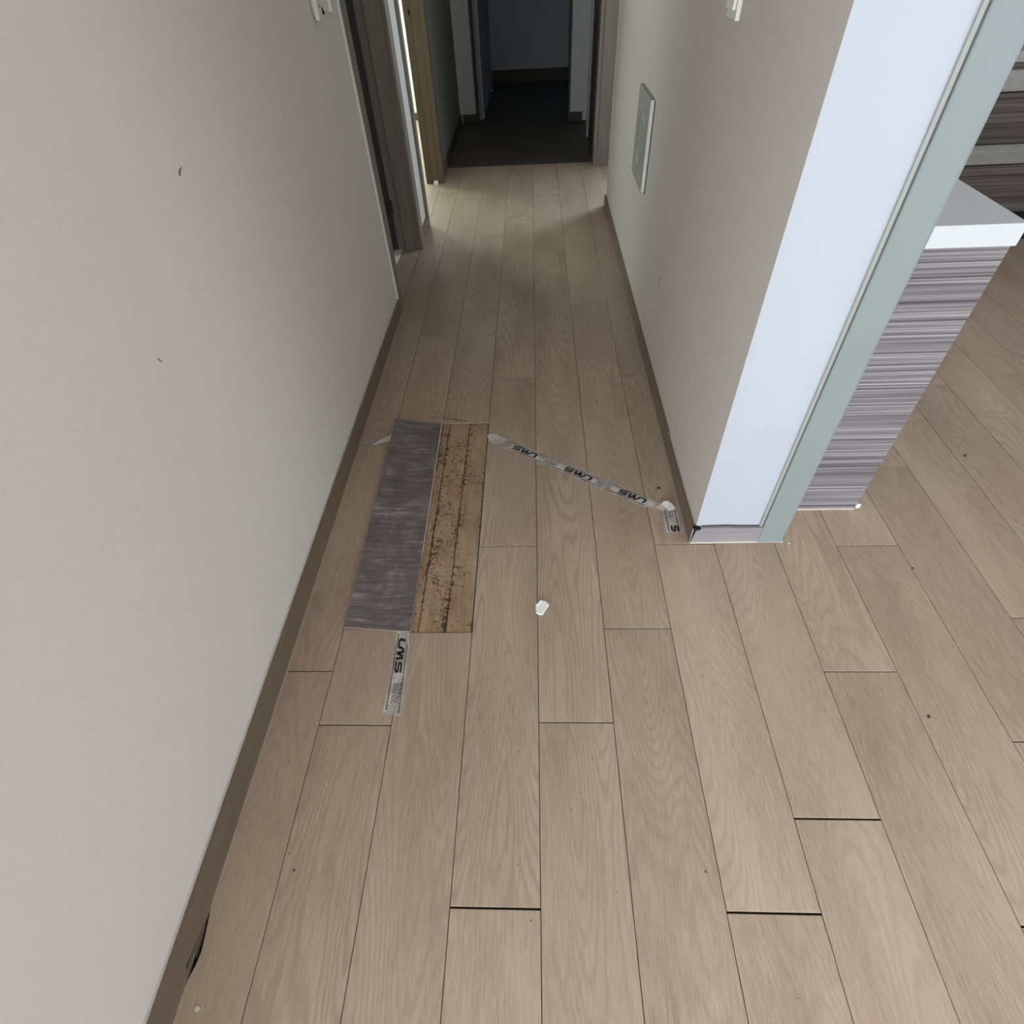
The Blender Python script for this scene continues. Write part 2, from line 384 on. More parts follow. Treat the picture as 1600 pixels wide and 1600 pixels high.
struct(boxes('wall_room', [(-3.1, -0.80, 3.56, 3.66, 0, CEIL_Z), (-3.1, -3.0, 2.3, 3.7, 0, CEIL_Z), (-2.5, -2.4, 3.66, 5.33, 0, CEIL_Z), (-2.5, -2.4, 6.47, 6.7, 0, CEIL_Z), (-2.5, -2.4, 5.33, 6.47, 0, 0.72), (-2.5, -2.4, 5.33, 6.47, 2.08, CEIL_Z), (-2.4, -0.80, 6.55, 6.65, 0, CEIL_Z),
    (-3.1, -0.80, 2.41, 2.45, 0, CEIL_Z)], ROOM_WALL), 'walls of the rooms off the left side')
struct(boxes('wall_passage', [(0.50, 1.18, 4.875, 5.0, 0, CEIL_Z), (2.12, 3.0, 4.875, 5.0, 0, CEIL_Z), (1.18, 2.12, 4.875, 5.0, 0, 0.58), (1.18, 2.12, 4.875, 5.0, 2.02, CEIL_Z), (3.0, 3.1, 4.0, 5.0, 0, CEIL_Z)], ROOM_WALL), 'side passage wall right of the corridor end')
struct(boxes('bounce_panel', [(0.76, 2.9, 4.0008, 4.02, 0, 2.1)], DARK_CASING), 'unseen dark panel added to cut bounce light in the passage')  # unseen, added to soak up light bouncing off the kitchen wall
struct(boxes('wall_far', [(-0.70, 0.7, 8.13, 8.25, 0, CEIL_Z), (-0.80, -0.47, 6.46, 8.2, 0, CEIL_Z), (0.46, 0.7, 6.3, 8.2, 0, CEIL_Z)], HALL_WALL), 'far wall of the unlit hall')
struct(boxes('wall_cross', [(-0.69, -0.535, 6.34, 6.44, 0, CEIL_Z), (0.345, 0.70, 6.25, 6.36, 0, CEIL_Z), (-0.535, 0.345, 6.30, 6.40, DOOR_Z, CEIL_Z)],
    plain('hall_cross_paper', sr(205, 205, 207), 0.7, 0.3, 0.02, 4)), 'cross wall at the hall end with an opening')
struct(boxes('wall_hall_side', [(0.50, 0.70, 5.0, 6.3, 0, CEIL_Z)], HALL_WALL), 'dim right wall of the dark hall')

# ------------------------------------------------------------------ baseboards
# left: bottom edge lifted and torn between y=.04 and y=.155
pts = [(-0.94, 0), (0.05, 0), (0.056, 0.012), (0.07, 0.022), (0.09, 0.019), (0.115, 0.0135), (0.135, 0.009), (0.158, 0.0008), (0.16, 0), (2.640, 0), (2.640, 0.068), (1.7, 0.073), (0.7, 0.078), (-0.94, 0.076)]
bm = bmesh.new(); prism(bm, pts, WL + 0.001, -0.672, 'x')
bb_l = struct(link('baseboard_left', bm, BASE_WOOD), 'taupe baseboard under the left wall with a torn lower edge')
bm = bmesh.new(); prism(bm, [(0.048, 0), (0.056, 0.013), (0.07, 0.023), (0.09, 0.020), (0.115, 0.0145), (0.135, 0.010), (0.158, 0.0014), (0.16, 0)], WL + 0.0005, WL + 0.003, 'x')
link('torn_recess', bm, GAP_SHADE, bb_l, label='black backing painted as the dark gap at the torn lower edge')  # black backing paints the darkness inside the recess
bm = bmesh.new(); prism(bm, [(0.058, 0.0), (0.075, 0.0045), (0.10, 0.0060), (0.13, 0.004), (0.135, 0.003), (0.10, 0.0040), (0.078, 0.0025), (0.062, 0.0)], -0.674, -0.6735, 'x')
link('peeled_strip', bm, BASE_WOOD, bb_l)
bm = bmesh.new(); prism(bm, [(-0.6722, 0.158), (-0.6700, 0.150), (-0.6655, 0.118), (-0.6630, 0.094), (-0.6655, 0.074), (-0.6722, 0.050)], 0.0002, 0.0008, 'z')
link('gap_shadow_patch', bm, GAP_SHADE, bb_l, label='black patch painted as the shadowed gap along the torn edge')  # flat black piece in place of a shadowed gap at the plank edge
bm = bmesh.new(); prism(bm, [(-0.6712, 0.135), (-0.6690, 0.112), (-0.6680, 0.085), (-0.6688, 0.085), (-0.6702, 0.112)], 0.0006, 0.0035, 'z')
link('peeled_sliver', bm, BASE_WOOD, bb_l)
bm = bmesh.new(); prism(bm, [(-0.94, 0.0762), (0.7, 0.0782), (1.7, 0.0732), (2.626, 0.068), (2.626, 0.0735), (1.7, 0.0787), (0.7, 0.0837), (-0.94, 0.0817)], WL + 0.0002, WL + 0.003, 'x')
link('sealant_line', bm, CAULK, bb_l)
bm = bmesh.new(); prism(bm, [(-0.6722, 0), (-0.6685, 0), (-0.6722, 0.003)], 0.165, 2.63, 'y'); prism(bm, [(-0.6722, 0), (-0.6685, 0), (-0.6722, 0.003)], -1.0, 0.045, 'y')
link('floor_sealant', bm, CAULK_D, bb_l)
# right corridor
bm = bmesh.new(); prism(bm, [(1.112, 0), (1.558, 0), (1.558, 0.056), (1.30, 0.059), (1.112, 0.064)], 0.463, WR - 0.0005, 'x')
bb_r = struct(link('baseboard_right', bm, BASE_WOOD), 'taupe baseboard along the right corridor wall')
bm = bmesh.new(); prism(bm, [(1.559, 0), (4.005, 0), (4.005, 0.066), (1.559, 0.066)], 0.4625, WR - 0.0005, 'x')
link('baseboard_length', bm, BASE_WOOD, bb_r)
boxes('end_return', [(0.463, 0.745, 4.0005, 4.010, 0, 0.066)], BASE_WOOD, bb_r)
bm = bmesh.new(); prism(bm, [(1.559, 0.0662), (4.0, 0.0662), (4.0, 0.0685), (1.559, 0.0685)], WR - 0.003, WR - 0.0005, 'x'); prism(bm, [(1.125, 0.0645), (1.30, 0.0593), (1.557, 0.0563), (1.557, 0.059), (1.30, 0.0622), (1.125, 0.067)], WR - 0.003, WR - 0.0005, 'x')
link('sealant_line', bm, CAULK, bb_r)
# pillar end: pale baseboard, gap at the corner
bm = bmesh.new(); prism(bm, [(0.4672, 0.001), (0.669, 0.001), (0.669, 0.0655), (0.60, 0.066), (0.56, 0.068), (0.488, 0.066), (0.486, 0.0575), (0.4745, 0.055), (0.473, 0.048)], 1.106, 1.1165, 'y')
bb_e = struct(link('baseboard_end', bm, BASE_LIGHT), 'pale grey baseboard across the white wall end')
bm = bmesh.new(); prism(bm, [(0.4632, 0.001), (0.474, 0.001), (0.490, 0.0625), (0.476, 0.0675), (0.4632, 0.066)], 1.1085, 1.1165, 'y')
link('corner_gap', bm, BLACK, bb_e, label='black open gap at the corner')
bm = bmesh.new(); prism(bm, [(0.4632, 0.001), (0.4642, 0.001), (0.4655, 0.062), (0.4632, 0.064)], 1.1055, 1.1085, 'y')
link('torn_edge', bm, CAULK, bb_e)
bm = bmesh.new(); prism(bm, [(1.1062, 0), (1.1028, 0), (1.1062, 0.003)], 0.466, 0.745, 'x')
link('floor_sealant', bm, CAULK, bb_e)
bm = bmesh.new(); prism(bm, [(0.49, 0.0665), (0.56, 0.0685), (0.60, 0.0665), (0.668, 0.066), (0.668, 0.0675), (0.60, 0.069), (0.56, 0.071), (0.49, 0.0685)], 1.113, 1.1165, 'y')
link('top_shadow_strip', bm, INK_SHADOW, bb_e)  # dark strip painted as a shadow line above the baseboard
# hall
bbh = struct(box('baseboard_hall', -0.688, -0.677, 4.98, 6.335, 0, 0.07, DARK_CASING), 'dark baseboard of the hall left wall')
box('baseboard_length', -0.686, -0.674, 4.665, 4.955, 0, 0.075, BASE_WOOD, bbh)
boxes('cross_baseboard', [(-0.665, -0.535, 6.330, 6.3395, 0, 0.07), (0.345, 0.46, 6.24, 6.2495, 0, 0.07)], DARK_CASING, bbh)
struct(box('baseboard_far', -0.47, 0.46, 8.117, 8.129, 0, 0.12, DARK_CASING), 'dark baseboard of the far hall wall')
struct(boxes('baseboard_room', [(-2.4, -0.8, 6.537, 6.549, 0, 0.06)], CASING_B), 'baseboard seen through the second doorway')
struct(boxes('baseboard_short', [(WL + .0005, -0.672, 3.50, 3.73, 0, 0.07)], BASE_WOOD), 'taupe baseboard on the short wall between the two left doorways')

# ------------------------------------------------------------------ trims
bm = bmesh.new(); R = 0.012
arc = [(0.747 - R + R * math.cos(a), 1.1035 + R - R * math.sin(a)) for a in [math.pi * t / 12 for t in range(0, 7)]]
prism(bm, [(0.6685, 1.1165), (0.747, 1.1165)] + arc + [(0.6705, 1.1035), (0.6685, 1.1055)], 0.0, CEIL_Z, 'z')
trim = struct(link('trim_1', bm, SAGE), 'flat sage grey vertical trim on the wall end')
box('bead', 0.6585, 0.6665, 1.109, 1.1165, 0.067, CEIL_Z, plain('pale_bead', sr(158, 160, 154), 0.4, 0.4, 0.02, 9), trim, 0.0012)
box('shadow_groove', 0.6665, 0.6685, 1.112, 1.1165, 0.067, CEIL_Z, INK_SHADOW, trim)  # dark fill paints the shade inside the groove

# ------------------------------------------------------------------ doors on the left
d1 = struct(boxes('door_1', [(WL + 0.0005, -0.672, 2.640, 2.70, 0, DOOR_Z + .06), (-0.80, -0.676, 2.640, 2.662, 0, DOOR_Z), (-0.80, WL, 2.64, 3.40, DOOR_Z - 0.03, DOOR_Z)], CASING), 'first doorway frame on the left in dark taupe wood')
boxes('far_jamb', [(-0.814, -0.685, 3.412, 3.428, 0, DOOR_Z)], CASING, d1)
boxes('door_stop', [(-0.770, -0.712, 3.400, 3.4115, 0, DOOR_Z)], CASING, d1, 0.001)
boxes('far_casing', [(-0.684, -0.668, 3.404, 3.494, 0, DOOR_Z + .06)], CASING, d1, 0.0015)
boxes('inner_casing', [(-0.850, -0.815, 3.416, 3.47, 0, DOOR_Z + .06)], DARK_CASING, d1, 0.0015)  # dark tone imitates the unlit room behind the doorway
box('corner_bead', WL + .0002, -0.6765, 2.628, 2.6385, 0.070, DOOR_Z, WHITE_PLASTIC, d1)
bm = bmesh.new()
bmesh.ops.create_cone(bm, cap_ends=True, segments=12, radius1=0.006, radius2=0.006, depth=0.08, matrix=Matrix.Translation((-0.824, 3.404, 0.235)))
bx(bm, -0.832, -0.805, 3.409, 3.4118, 0.200, 0.270)
link('hinge', bm, plain('dark_hinge_metal', sr(58, 55, 52), 0.4, 0.5, 0.1, 60), d1)
d2 = struct(boxes('door_2', [(WL + .0005, -0.669, 3.735, 3.785, 0, DOOR_Z + .06), (-0.80, -0.685, 3.737, 3.755, 0, DOOR_Z)], CASING), 'second doorway frame on the left, lit from the room inside')
boxes('far_jamb', [(-0.795, -0.700, 4.603, 4.6195, 0, DOOR_Z)], CASING_B, d2)
boxes('far_casing', [(-0.700, -0.663, 4.596, 4.66, 0, DOOR_Z + .06)], CASING_B, d2, 0.0015)
boxes('door_stop', [(-0.745, -0.7005, 4.594, 4.6025, 0, DOOR_Z)], CASING_B, d2, 0.001)
bm = bmesh.new(); bx(bm, -0.775, -0.748, 4.6005, 4.6032, 0.925, 1.0)
sp = link('strike_plate', bm, CASING_B, d2)
bm = bmesh.new(); bmesh.ops.create_cone(bm, cap_ends=True, segments=14, radius1=0.008, radius2=0.008, depth=0.002, matrix=Matrix.Translation((-0.760, 4.6, 0.957)) @ Matrix.Rotation(math.pi / 2, 4, 'X') @ Matrix.Diagonal((0.8, 1.9, 1, 1)))
link('latch_hole', bm, BLACK, sp)
# ------------------------------------------------------------------ frame at the end of the corridor
d3 = struct(boxes('door_3', [(0.482, 0.571, 4.853, 4.874, 0, DOOR_Z + .06)], CASING, bevel=0.0015), 'taupe frame standing at the right where the dark hall begins')
boxes('jamb', [(0.457, 0.481, 4.862, 5.02, 0, DOOR_Z)], CASING, d3)
boxes('weather_strip', [(0.4575, 0.4605, 4.855, 4.8615, 0.11, DOOR_Z)], CAULK, d3)
boxes('inner_casing', [(0.452, 0.499, 5.60, 5.62, 0.02, DOOR_Z)], plain('grey_metal_edge', sr(150, 150, 150), 0.5, 0.4, 0.03, 9), d3)
boxes('inner_jamb', [(0.470, 0.499, 5.0, 5.595, 0, DOOR_Z)], DARK_CASING, d3)
d4 = struct(boxes('door_4', [(-0.534, -0.512, 6.325, 6.46, 0, DOOR_Z), (0.325, 0.3445, 6.24, 6.37, 0, DOOR_Z)], DARK_CASING, bevel=0.001), 'dark frame of the opening at the hall end')
boxes('frame_edge', [(-0.5115, -0.480, 6.44, 6.46, 0, DOOR_Z)], plain('grey_frame_edge', sr(150, 150, 152), 0.5, 0.4, 0.03, 9), d4)

# ================================================================== KITCHEN
pen = thing('kitchen_peninsula', 'narrow kitchen counter end clad in grey horizontally striped laminate beside the sage trim', 'counter', (0.88, 1.3, 0))
def rel(o, p):
    o.parent = p; o.location = -Vector(p.location); return o
rel(box('end_panel', 0.752, 1.0125, 1.242, 1.262, 0.002, 0.818, ZEBRA), pen)
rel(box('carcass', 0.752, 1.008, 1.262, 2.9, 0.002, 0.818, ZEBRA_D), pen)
bm = bmesh.new(); prism(bm, [(0.752, 0.0), (1.008, 0.0), (1.008, 0.005), (0.752, 0.005)], 1.236, 1.2415, 'y')
rel(link('floor_sealant', bm, CAULK), pen)
rel(box('loose_edging', 1.010, 1.022, 1.236, 1.2415, 0.006, 0.022, CHIP), pen)
wt = box('counter_slab', 0.752, 1.012, 1.228, 2.9, 0.8195, 0.8655, SOLID_TOP, None, 0.0015)
tag(wt, 'thick white slab lying on the striped counter end', 'countertop')
def base_unit(x0, x1, label):
    t = thing('base_cabinet', label, 'cabinet', ((x0 + x1) / 2, 3.5, 0), 'dark base cabinets at the kitchen back wall')
    w = (x1 - x0) / 2 - 0.002
    def part(n, *a, **k): o = box(n, *a, **k); o.parent = t; return o
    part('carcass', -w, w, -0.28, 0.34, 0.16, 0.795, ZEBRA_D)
    part('toe_kick', -w, w, -0.25, 0.34, 0.002, 0.158, BLACK)
    for z0, z1 in ((0.164, 0.385), (0.478, 0.683)):
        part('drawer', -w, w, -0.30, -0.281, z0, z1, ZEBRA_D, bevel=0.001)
    for z0, z1 in ((0.392, 0.472), (0.690, 0.768)):
        r = part('handle_rail', -w, w, -0.292, -0.281, z0, z1, STEEL)
        for q in (0.0, 0.045, 0.072):
            o = box('rail_lip', -w, w, -0.303, -0.2925, z0 + q, z0 + q + 0.005, STEEL); o.parent = r
    return t
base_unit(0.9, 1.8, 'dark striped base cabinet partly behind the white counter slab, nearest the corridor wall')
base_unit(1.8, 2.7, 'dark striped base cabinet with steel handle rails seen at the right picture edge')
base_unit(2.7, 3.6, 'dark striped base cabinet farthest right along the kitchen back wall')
tag(box('kitchen_worktop', 0.9, 3.6, 3.19, 3.845, 0.797, 0.835, STEEL, None, 0.001), 'grey worktop over the dark base cabinets', 'worktop')

# ================================================================== WALL FITTINGS
ap = thing('access_panel', 'square pale cover plate with an embossed ring low on the right corridor wall', 'cover plate', (WR, 2.79, 0.667))
rel(box('plate', 0.456, WR - .0005, 2.636, 2.942, 0.503, 0.831, SHADED_PLASTIC, None, 0.0025), ap)
bm = bmesh.new()
for r0, r1, dx in ((0.085, 0.093, 0.0),):
    n = 48
    ring = [[bm.verts.new((0.456 + x, 2.785 + r * math.cos(2 * math.pi * i / n), 0.667 + r * math.sin(2 * math.pi * i / n))) for i in range(n)] for r, x in ((r0, 0.0005), (r0 + .002, -0.0025), (r1 - .002, -0.0025), (r1, 0.0005))]
    for a, b in zip(ring, ring[1:]):
        for i in range(n): bm.faces.new((a[i], a[(i + 1) % n], b[(i + 1) % n], b[i]))
rel(link('embossed_ring', bm, SHADED_PLASTIC, None, True), ap)
rel(box('lit_side_edge', 0.4575, 0.4708, 2.6335, 2.6358, 0.506, 0.829, WHITE_PLASTIC), ap)  # white strip paints the window light on the plate's near side
rel(box('side_shadow_line', 0.4712, 0.4735, 2.628, 2.6355, 0.503, 0.825, INK_SHADOW), ap)  # dark strip painted as the shadow beside the plate

ls = thing('light_switch', 'white light switch at the top of the right corridor wall', 'switch', (WR, 1.735, 1.2))
rel(box('back_plate', 0.463, WR - .0005, 1.693, 1.775, 1.152, 1.275, WHITE_PLASTIC, None, 0.002), ls)
rel(box('rocker', 0.4555, 0.4628, 1.703, 1.765, 1.170, 1.262, WHITE_PLASTIC, None, 0.0015), ls)

ib = thing('intercom_bracket', 'bare white intercom bracket at the top of the left wall', 'bracket', (WL, 2.4, 1.25))
rel(box('back_plate', WL + .0005, WL + 0.006, 2.315, 2.486, 1.150, 1.36, WHITE_PLASTIC, None, 0.001), ib)
rel(box('side_rail', WL + .0065, WL + 0.020, 2.306, 2.352, 1.140, 1.36, WHITE_PLASTIC, None, 0.0015), ib)
rel(box('side_rail', WL + .0065, WL + 0.018, 2.478, 2.492, 1.145, 1.36, WHITE_PLASTIC, None, 0.0015), ib)
bm = bmesh.new(); prism(bm, [(2.372, 1.172), (2.384, 1.168), (2.408, 1.150), (2.398, 1.146), (2.384, 1.156)], WL + .0062, WL + 0.012, 'x')
rel(link('cable_stub', bm, BLACK), ib)
bm = bmesh.new(); bmesh.ops.create_cone(bm, cap_ends=True, segments=12, radius1=0.0045, radius2=0.0045, depth=0.002, matrix=Matrix.Translation((WL + 0.0205, 2.325, 1.172)) @ Matrix.Rotation(math.pi / 2, 4, 'Y'))
rel(link('screw', bm, STEEL), ib)

SCUFF = plain('brown_scuff', sr(118, 112, 104), 0.8, 0.2, 0.15, 200)
# scuffs on the left wallpaper
def blob(name, parent, pts, mat, x):
    bm = bmesh.new(); prism(bm, pts, x, x + 0.0006, 'x'); return link(name, bm, mat, parent)
blob('scuff_mark', wall_left, [(1.191, 1.0255), (1.194, 1.0235), (1.200, 1.0275), (1.205, 1.032), (1.215, 1.0338), (1.206, 1.0345), (1.199, 1.0335), (1.193, 1.0295)], SCUFF, WL + .0001)
blob('scuff_mark', wall_left, [(0.870, 0.823), (0.873, 0.822), (0.879, 0.812), (0.876, 0.812)], SCUFF, WL + .0001)
blob('scuff_mark', wall_right, [(2.09, 0.345), (2.097, 0.345), (2.10, 0.385), (2.095, 0.385)], SCUFF, WR - .0007)

# ================================================================== LOOSE PLANK folded over beside the hole
lp = thing('loose_plank', 'floor plank flipped upside down beside the hole, dark grey backing up', 'plank', (-0.455, 1.26, 0))
BL, BR, FR, FL = Vector((-0.549, 1.724, 0.026)), Vector((-0.371, 1.7175, 0.0045)), Vector((-0.3575, 0.795, 0.0045)), Vector((-0.5445, 0.8065, 0.010))
def sheet(off0, off1, nu=8, nv=28):
    bm = bmesh.new(); g = []
    for layer in (off0, off1):
        rows = []
        for j in range(nv + 1):
            v = j / nv; row = []
            for i in range(nu + 1):
                u = i / nu
                p = (FL * (1 - u) + FR * u) * (1 - v) + (BL * (1 - u) + BR * u) * v
                z = p.z - 0.004 * math.sin(math.pi * v) * (1 - u) - 0.004 * math.sin(math.pi * u) * (0.3 + 0.7 * v)
                z = max(z, 0.0042)
                row.append(bm.verts.new((p.x, p.y, z + layer)))
            rows.append(row)
        g.append(rows)
    a, b = g
    for j in range(nv):
        for i in range(nu):
            bm.faces.new((a[j][i], a[j][i + 1], a[j + 1][i + 1], a[j + 1][i])); bm.faces.new((b[j][i], b[j + 1][i], b[j + 1][i + 1], b[j][i + 1]))
    for j in range(nv):
        bm.faces.new((a[j][0], a[j + 1][0], b[j + 1][0], b[j][0])); bm.faces.new((a[j][nu], b[j][nu], b[j + 1][nu], a[j + 1][nu]))
    for i in range(nu):
        bm.faces.new((a[0][i], b[0][i], b[0][i + 1], a[0][i + 1])); bm.faces.new((a[nv][i], a[nv][i + 1], b[nv][i + 1], b[nv][i]))
    return bm
rel(link('backing_layer', sheet(0.0, 0.0012), BACKING, None, False, label='dark grey smeared backing layer'), lp)
rel(link('wear_layer', sheet(-0.0036, -0.0001), CORE, None, False, label='pale oak layer underneath'), lp)
bm = bmesh.new()
prev = None
for j in range(19):
    v = 0.28 + 0.735 * j / 18
    p = FR * (1 - v) + BR * v
    h = 0.0045 + 0.0035 * (v - 0.28)
    w = 0.0012 + 0.0035 * (v - 0.28) + random.uniform(-.0004, .0004)
    cur = [bm.verts.new((p.x + 0.0004, p.y, 0.0015)), bm.verts.new((p.x + 0.0008 + w, p.y, 0.0025)), bm.verts.new((p.x + 0.0006 + w * .7, p.y, h + .0015)), bm.verts.new((p.x + 0.0004, p.y, h + .0015))]
    if prev:
        for i in range(4): bm.faces.new((prev[i], prev[(i + 1) % 4], cur[(i + 1) % 4], cur[i]))
    else: bm.faces.new(cur)
    prev = cur
bm.faces.new(prev[::-1])
rel(link('frayed_edge', bm, CORE, None, False, label='pale frayed broken edge'), lp)

# ================================================================== TAPE
def ribbon(left, right, nsub=4, thick=0.0003):
    """closed thin ribbon between two 3D edge polylines"""
    bm = bmesh.new(); rows = []
    def interp(P, t):
        f = t * (len(P) - 1); i = min(int(f), len(P) - 2); a = f - i
        return Vector(P[i]) * (1 - a) + Vector(P[i + 1]) * a
    n = (len(left) - 1) * nsub
    for j in range(n + 1):
        a, b = interp(left, j / n), interp(right, j / n)
        row = [a * (1 - s) + b * s for s in (0, 0.33, 0.67, 1)]
        rows.append([[bm.verts.new(p) for p in row], [bm.verts.new(p + Vector((0, 0, thick))) for p in row]])
    for r, q in zip(rows, rows[1:]):
        for i in range(3):
            bm.faces.new((r[0][i], r[0][i + 1], q[0][i + 1], q[0][i])); bm.faces.new((r[1][i], q[1][i], q[1][i + 1], r[1][i + 1]))
        bm.faces.new((r[0][0], q[0][0], q[1][0], r[1][0])); bm.faces.new((r[0][3], r[1][3], q[1][3], q[0][3]))
    for r in (rows[0], rows[-1]):
        for i in range(3): bm.faces.new((r[0][i], r[0][i + 1], r[1][i + 1], r[1][i]))
    return bm
def stroke(bm, pts, w, place, z0, z1):
    """one bold pen stroke, mitred, mapped to the floor by place(x, y)"""
    P = [Vector(p) for p in pts]; lft, rgt = [], []
    for i, p in enumerate(P):
        d0 = (P[i] - P[i - 1]).normalized() if i else (P[1] - P[0]).normalized()
        d1 = (P[i + 1] - P[i]).normalized() if i < len(P) - 1 else d0
        n0, n1 = Vector((-d0.y, d0.x)), Vector((-d1.y, d1.x)); m = (n0 + n1).normalized()
        k = min(1.5, 1 / max(0.35, m.dot(n1)))
        lft.append(p + m * w / 2 * k); rgt.append(p - m * w / 2 * k)
    for i in range(len(P) - 1):
        quad = [lft[i], lft[i + 1], rgt[i + 1], rgt[i]]
        lo = [bm.verts.new((*place(q.x, q.y), z0)) for q in quad]; hi = [bm.verts.new((*place(q.x, q.y), z1)) for q in quad]
        bm.faces.new(lo); bm.faces.new(hi)
        for k in range(4): bm.faces.new((lo[k], lo[(k + 1) % 4], hi[(k + 1) % 4], hi[k]))
SH = 0.28                                     # slant of the letters
GLYPH = {'L': ([(0.10, 1.0), (0.10, 0.25), (0.22, 0.10), (0.82, 0.10)],),
         'M': ([(0.05, 0.0), (0.05, 0.60), (0.22, 0.90), (0.40, 0.90), (0.60, 0.10), (0.68, 0.10), (0.80, 0.90), (1.0, 0.90), (1.18, 0.10), (1.30, 0.02)],),
         'S': ([(1.02, 0.90), (0.26, 0.90), (0.12, 0.76), (0.12, 0.62), (0.26, 0.50), (0.84, 0.50), (0.98, 0.38), (0.98, 0.24), (0.84, 0.10), (0.04, 0.10)],)}
ADV = {'L': 0.86, 'M': 1.40, 'S': 1.12}
def word(bm, text, origin, dirx, h, length, z, up=1):
    ux = Vector(dirx).normalized(); uy = Vector((-ux.y, ux.x)) * up
    total = sum(ADV[c] for c in text); sx = length / total; o = Vector(origin); x = 0.0
    for c in text:
        def place(px, py, x=x):
            q = o + ux * ((x + px + SH * (py - 0.5) * 0.6) * sx) + uy * (py * h); return (q.x, q.y)
        for s in GLYPH[c]: stroke(bm, s, 0.27, place, z, z + 0.0002)
        x += ADV[c]
def dashes(bm, a, b, w, z, dash=0.006, gap=0.0018, jitter=True):
    a, b = Vector(a), Vector(b); d = (b - a); n = d.normalized(); s = Vector((-n.y, n.x)) * w / 2; t = 0.0
    while t < d.length - 0.002:
        l = min(dash * (random.uniform(0.5, 1.3) if jitter else 1), d.length - t)
        p, q = a + n * t, a + n * (t + l)
        vs = [(*(p + s), z), (*(p - s), z), (*(q - s), z), (*(q + s), z)]
        lo = [bm.verts.new(v) for v in vs]; hi = [bm.verts.new((v[0], v[1], v[2] + 0.00015)) for v in vs]
        bm.faces.new(lo); bm.faces.new(hi)
        for k in range(4): bm.faces.new((lo[k], lo[(k + 1) % 4], hi[(k + 1) % 4], hi[k]))
        t += l + gap
def flat_quad(name, pts, z, mat, parent):
    bm = bmesh.new(); prism(bm, pts, z, z + 0.00015, 'z'); return link(name, bm, mat, parent)

ZT = 0.0006
# long diagonal tape: from the hole to the right baseboard, twisted there and turned toward the viewer
ta = Vector((-0.170, 1.628)); tb = Vector((0.385, 1.262)); ud = (tb - ta).normalized(); un = Vector((-ud.y, ud.x)); HWT = 0.0225
def tp(s, c, z=ZT): q = ta + ud * s + un * c; return (q.x, q.y, z)
LT = (tb - ta).length
left = [tp(-0.018, 0.010, 0.006), tp(0, HWT * 0.9, 0.004)] + [tp(LT * f, HWT) for f in (0.1, 0.3, 0.5, 0.7, 0.9)] + [tp(LT * 0.995, HWT * 0.8), tp(LT + 0.012, 0.012, 0.010), tp(LT + 0.045, 0.026, 0.012)]
right = [tp(-0.020, -0.004, 0.0015), tp(0, -HWT * 0.9, 0.0012)] + [tp(LT * f, -HWT) for f in (0.1, 0.3, 0.5, 0.7, 0.9)] + [tp(LT * 0.985, -HWT * 0.8), tp(LT + 0.008, -0.006, 0.002), tp(LT + 0.030, -0.012, 0.0015)]
t1 = tag(link('packing_tape', ribbon(left, right), TAPE), 'long strip of clear printed packing tape running diagonally from the hole to the right baseboard', 'tape', 'packing tape scraps on the floor')
# the twisted knot and the short end lying toward the viewer
bm = ribbon([(0.398, 1.262, .003), (0.410, 1.270, .016), (0.425, 1.268, .018), (0.440, 1.258, .010), (0.447, 1.246, .002)],
            [(0.396, 1.250, .001), (0.408, 1.250, .004), (0.418, 1.246, .006), (0.420, 1.240, .004), (0.410, 1.236, .001)])
link('twisted_fold', bm, TAPE_WHITE, t1)
bm = ribbon([(0.405, 1.246, ZT), (0.403, 1.20, ZT), (0.400, 1.146, ZT)], [(0.449, 1.250, ZT), (0.451, 1.20, ZT), (0.4545, 1.150, ZT)])
link('tape_end', bm, TAPE, t1)
for s0, s1 in ((0.097, 0.199), (0.318, 0.425), (0.530, 0.628)):
    bm = bmesh.new(); word(bm, 'LMS', ta + ud * s1 + un * 0.011, -ud, 0.021, s1 - s0, ZT + 0.0004, 1)
    link('printed_word', bm, INK, t1)
bm = bmesh.new(); word(bm, 'S', (0.4185, 1.176), (0.02, -1), 0.023, 0.026, ZT + 0.0004, 1); link('printed_letter', bm, INK, t1)
bm = bmesh.new()
for c in (0.0165, -0.0165):
    a_, b_ = ta + ud * 0.02 + un * c, ta + ud * (LT * 0.95) + un * c; dashes(bm, a_, b_, 0.003, ZT + 0.0005, 0.010, 0.0016)
for sx in (0.411, 0.4435): dashes(bm, (sx, 1.242), (sx - 0.001, 1.152), 0.003, ZT + 0.0005, 0.010, 0.0016)
link('edge_print', bm, INK_EDGE, t1, False, kind='stuff')
bm = bmesh.new()
for s0, s1 in ((0.215, 0.29), (0.44, 0.505), (0.04, 0.088)):
    for c in (-0.006, 0.001, 0.007): dashes(bm, ta + ud * s0 + un * c, ta + ud * s1 + un * c, 0.0035 if c < 0 else 0.0018, ZT + 0.0005, 0.005, 0.002)
for sx in (0.421, 0.427, 0.434): dashes(bm, (sx, 1.240), (sx, 1.212), 0.003, ZT + 0.0004, 0.004, 0.0014)
link('fine_print', bm, INK_SHADOW, t1, False, kind='stuff')
for s0, s1, c0, c1 in ((0.20, 0.232, -0.012, 0.003), (0.285, 0.32, -0.012, 0.002), (0.43, 0.45, -0.012, 0.006), (0.50, 0.535, -0.010, 0.008), (0.60, 0.66, -0.011, 0.009)):
    q = [ta + ud * s + un * c for s, c in ((s0, c0), (s1, c0), (s1, c1), (s0, c1))]; flat_quad('white_patch', [tuple(v) for v in q], ZT + 0.00032, TAPE_WHITE, t1)
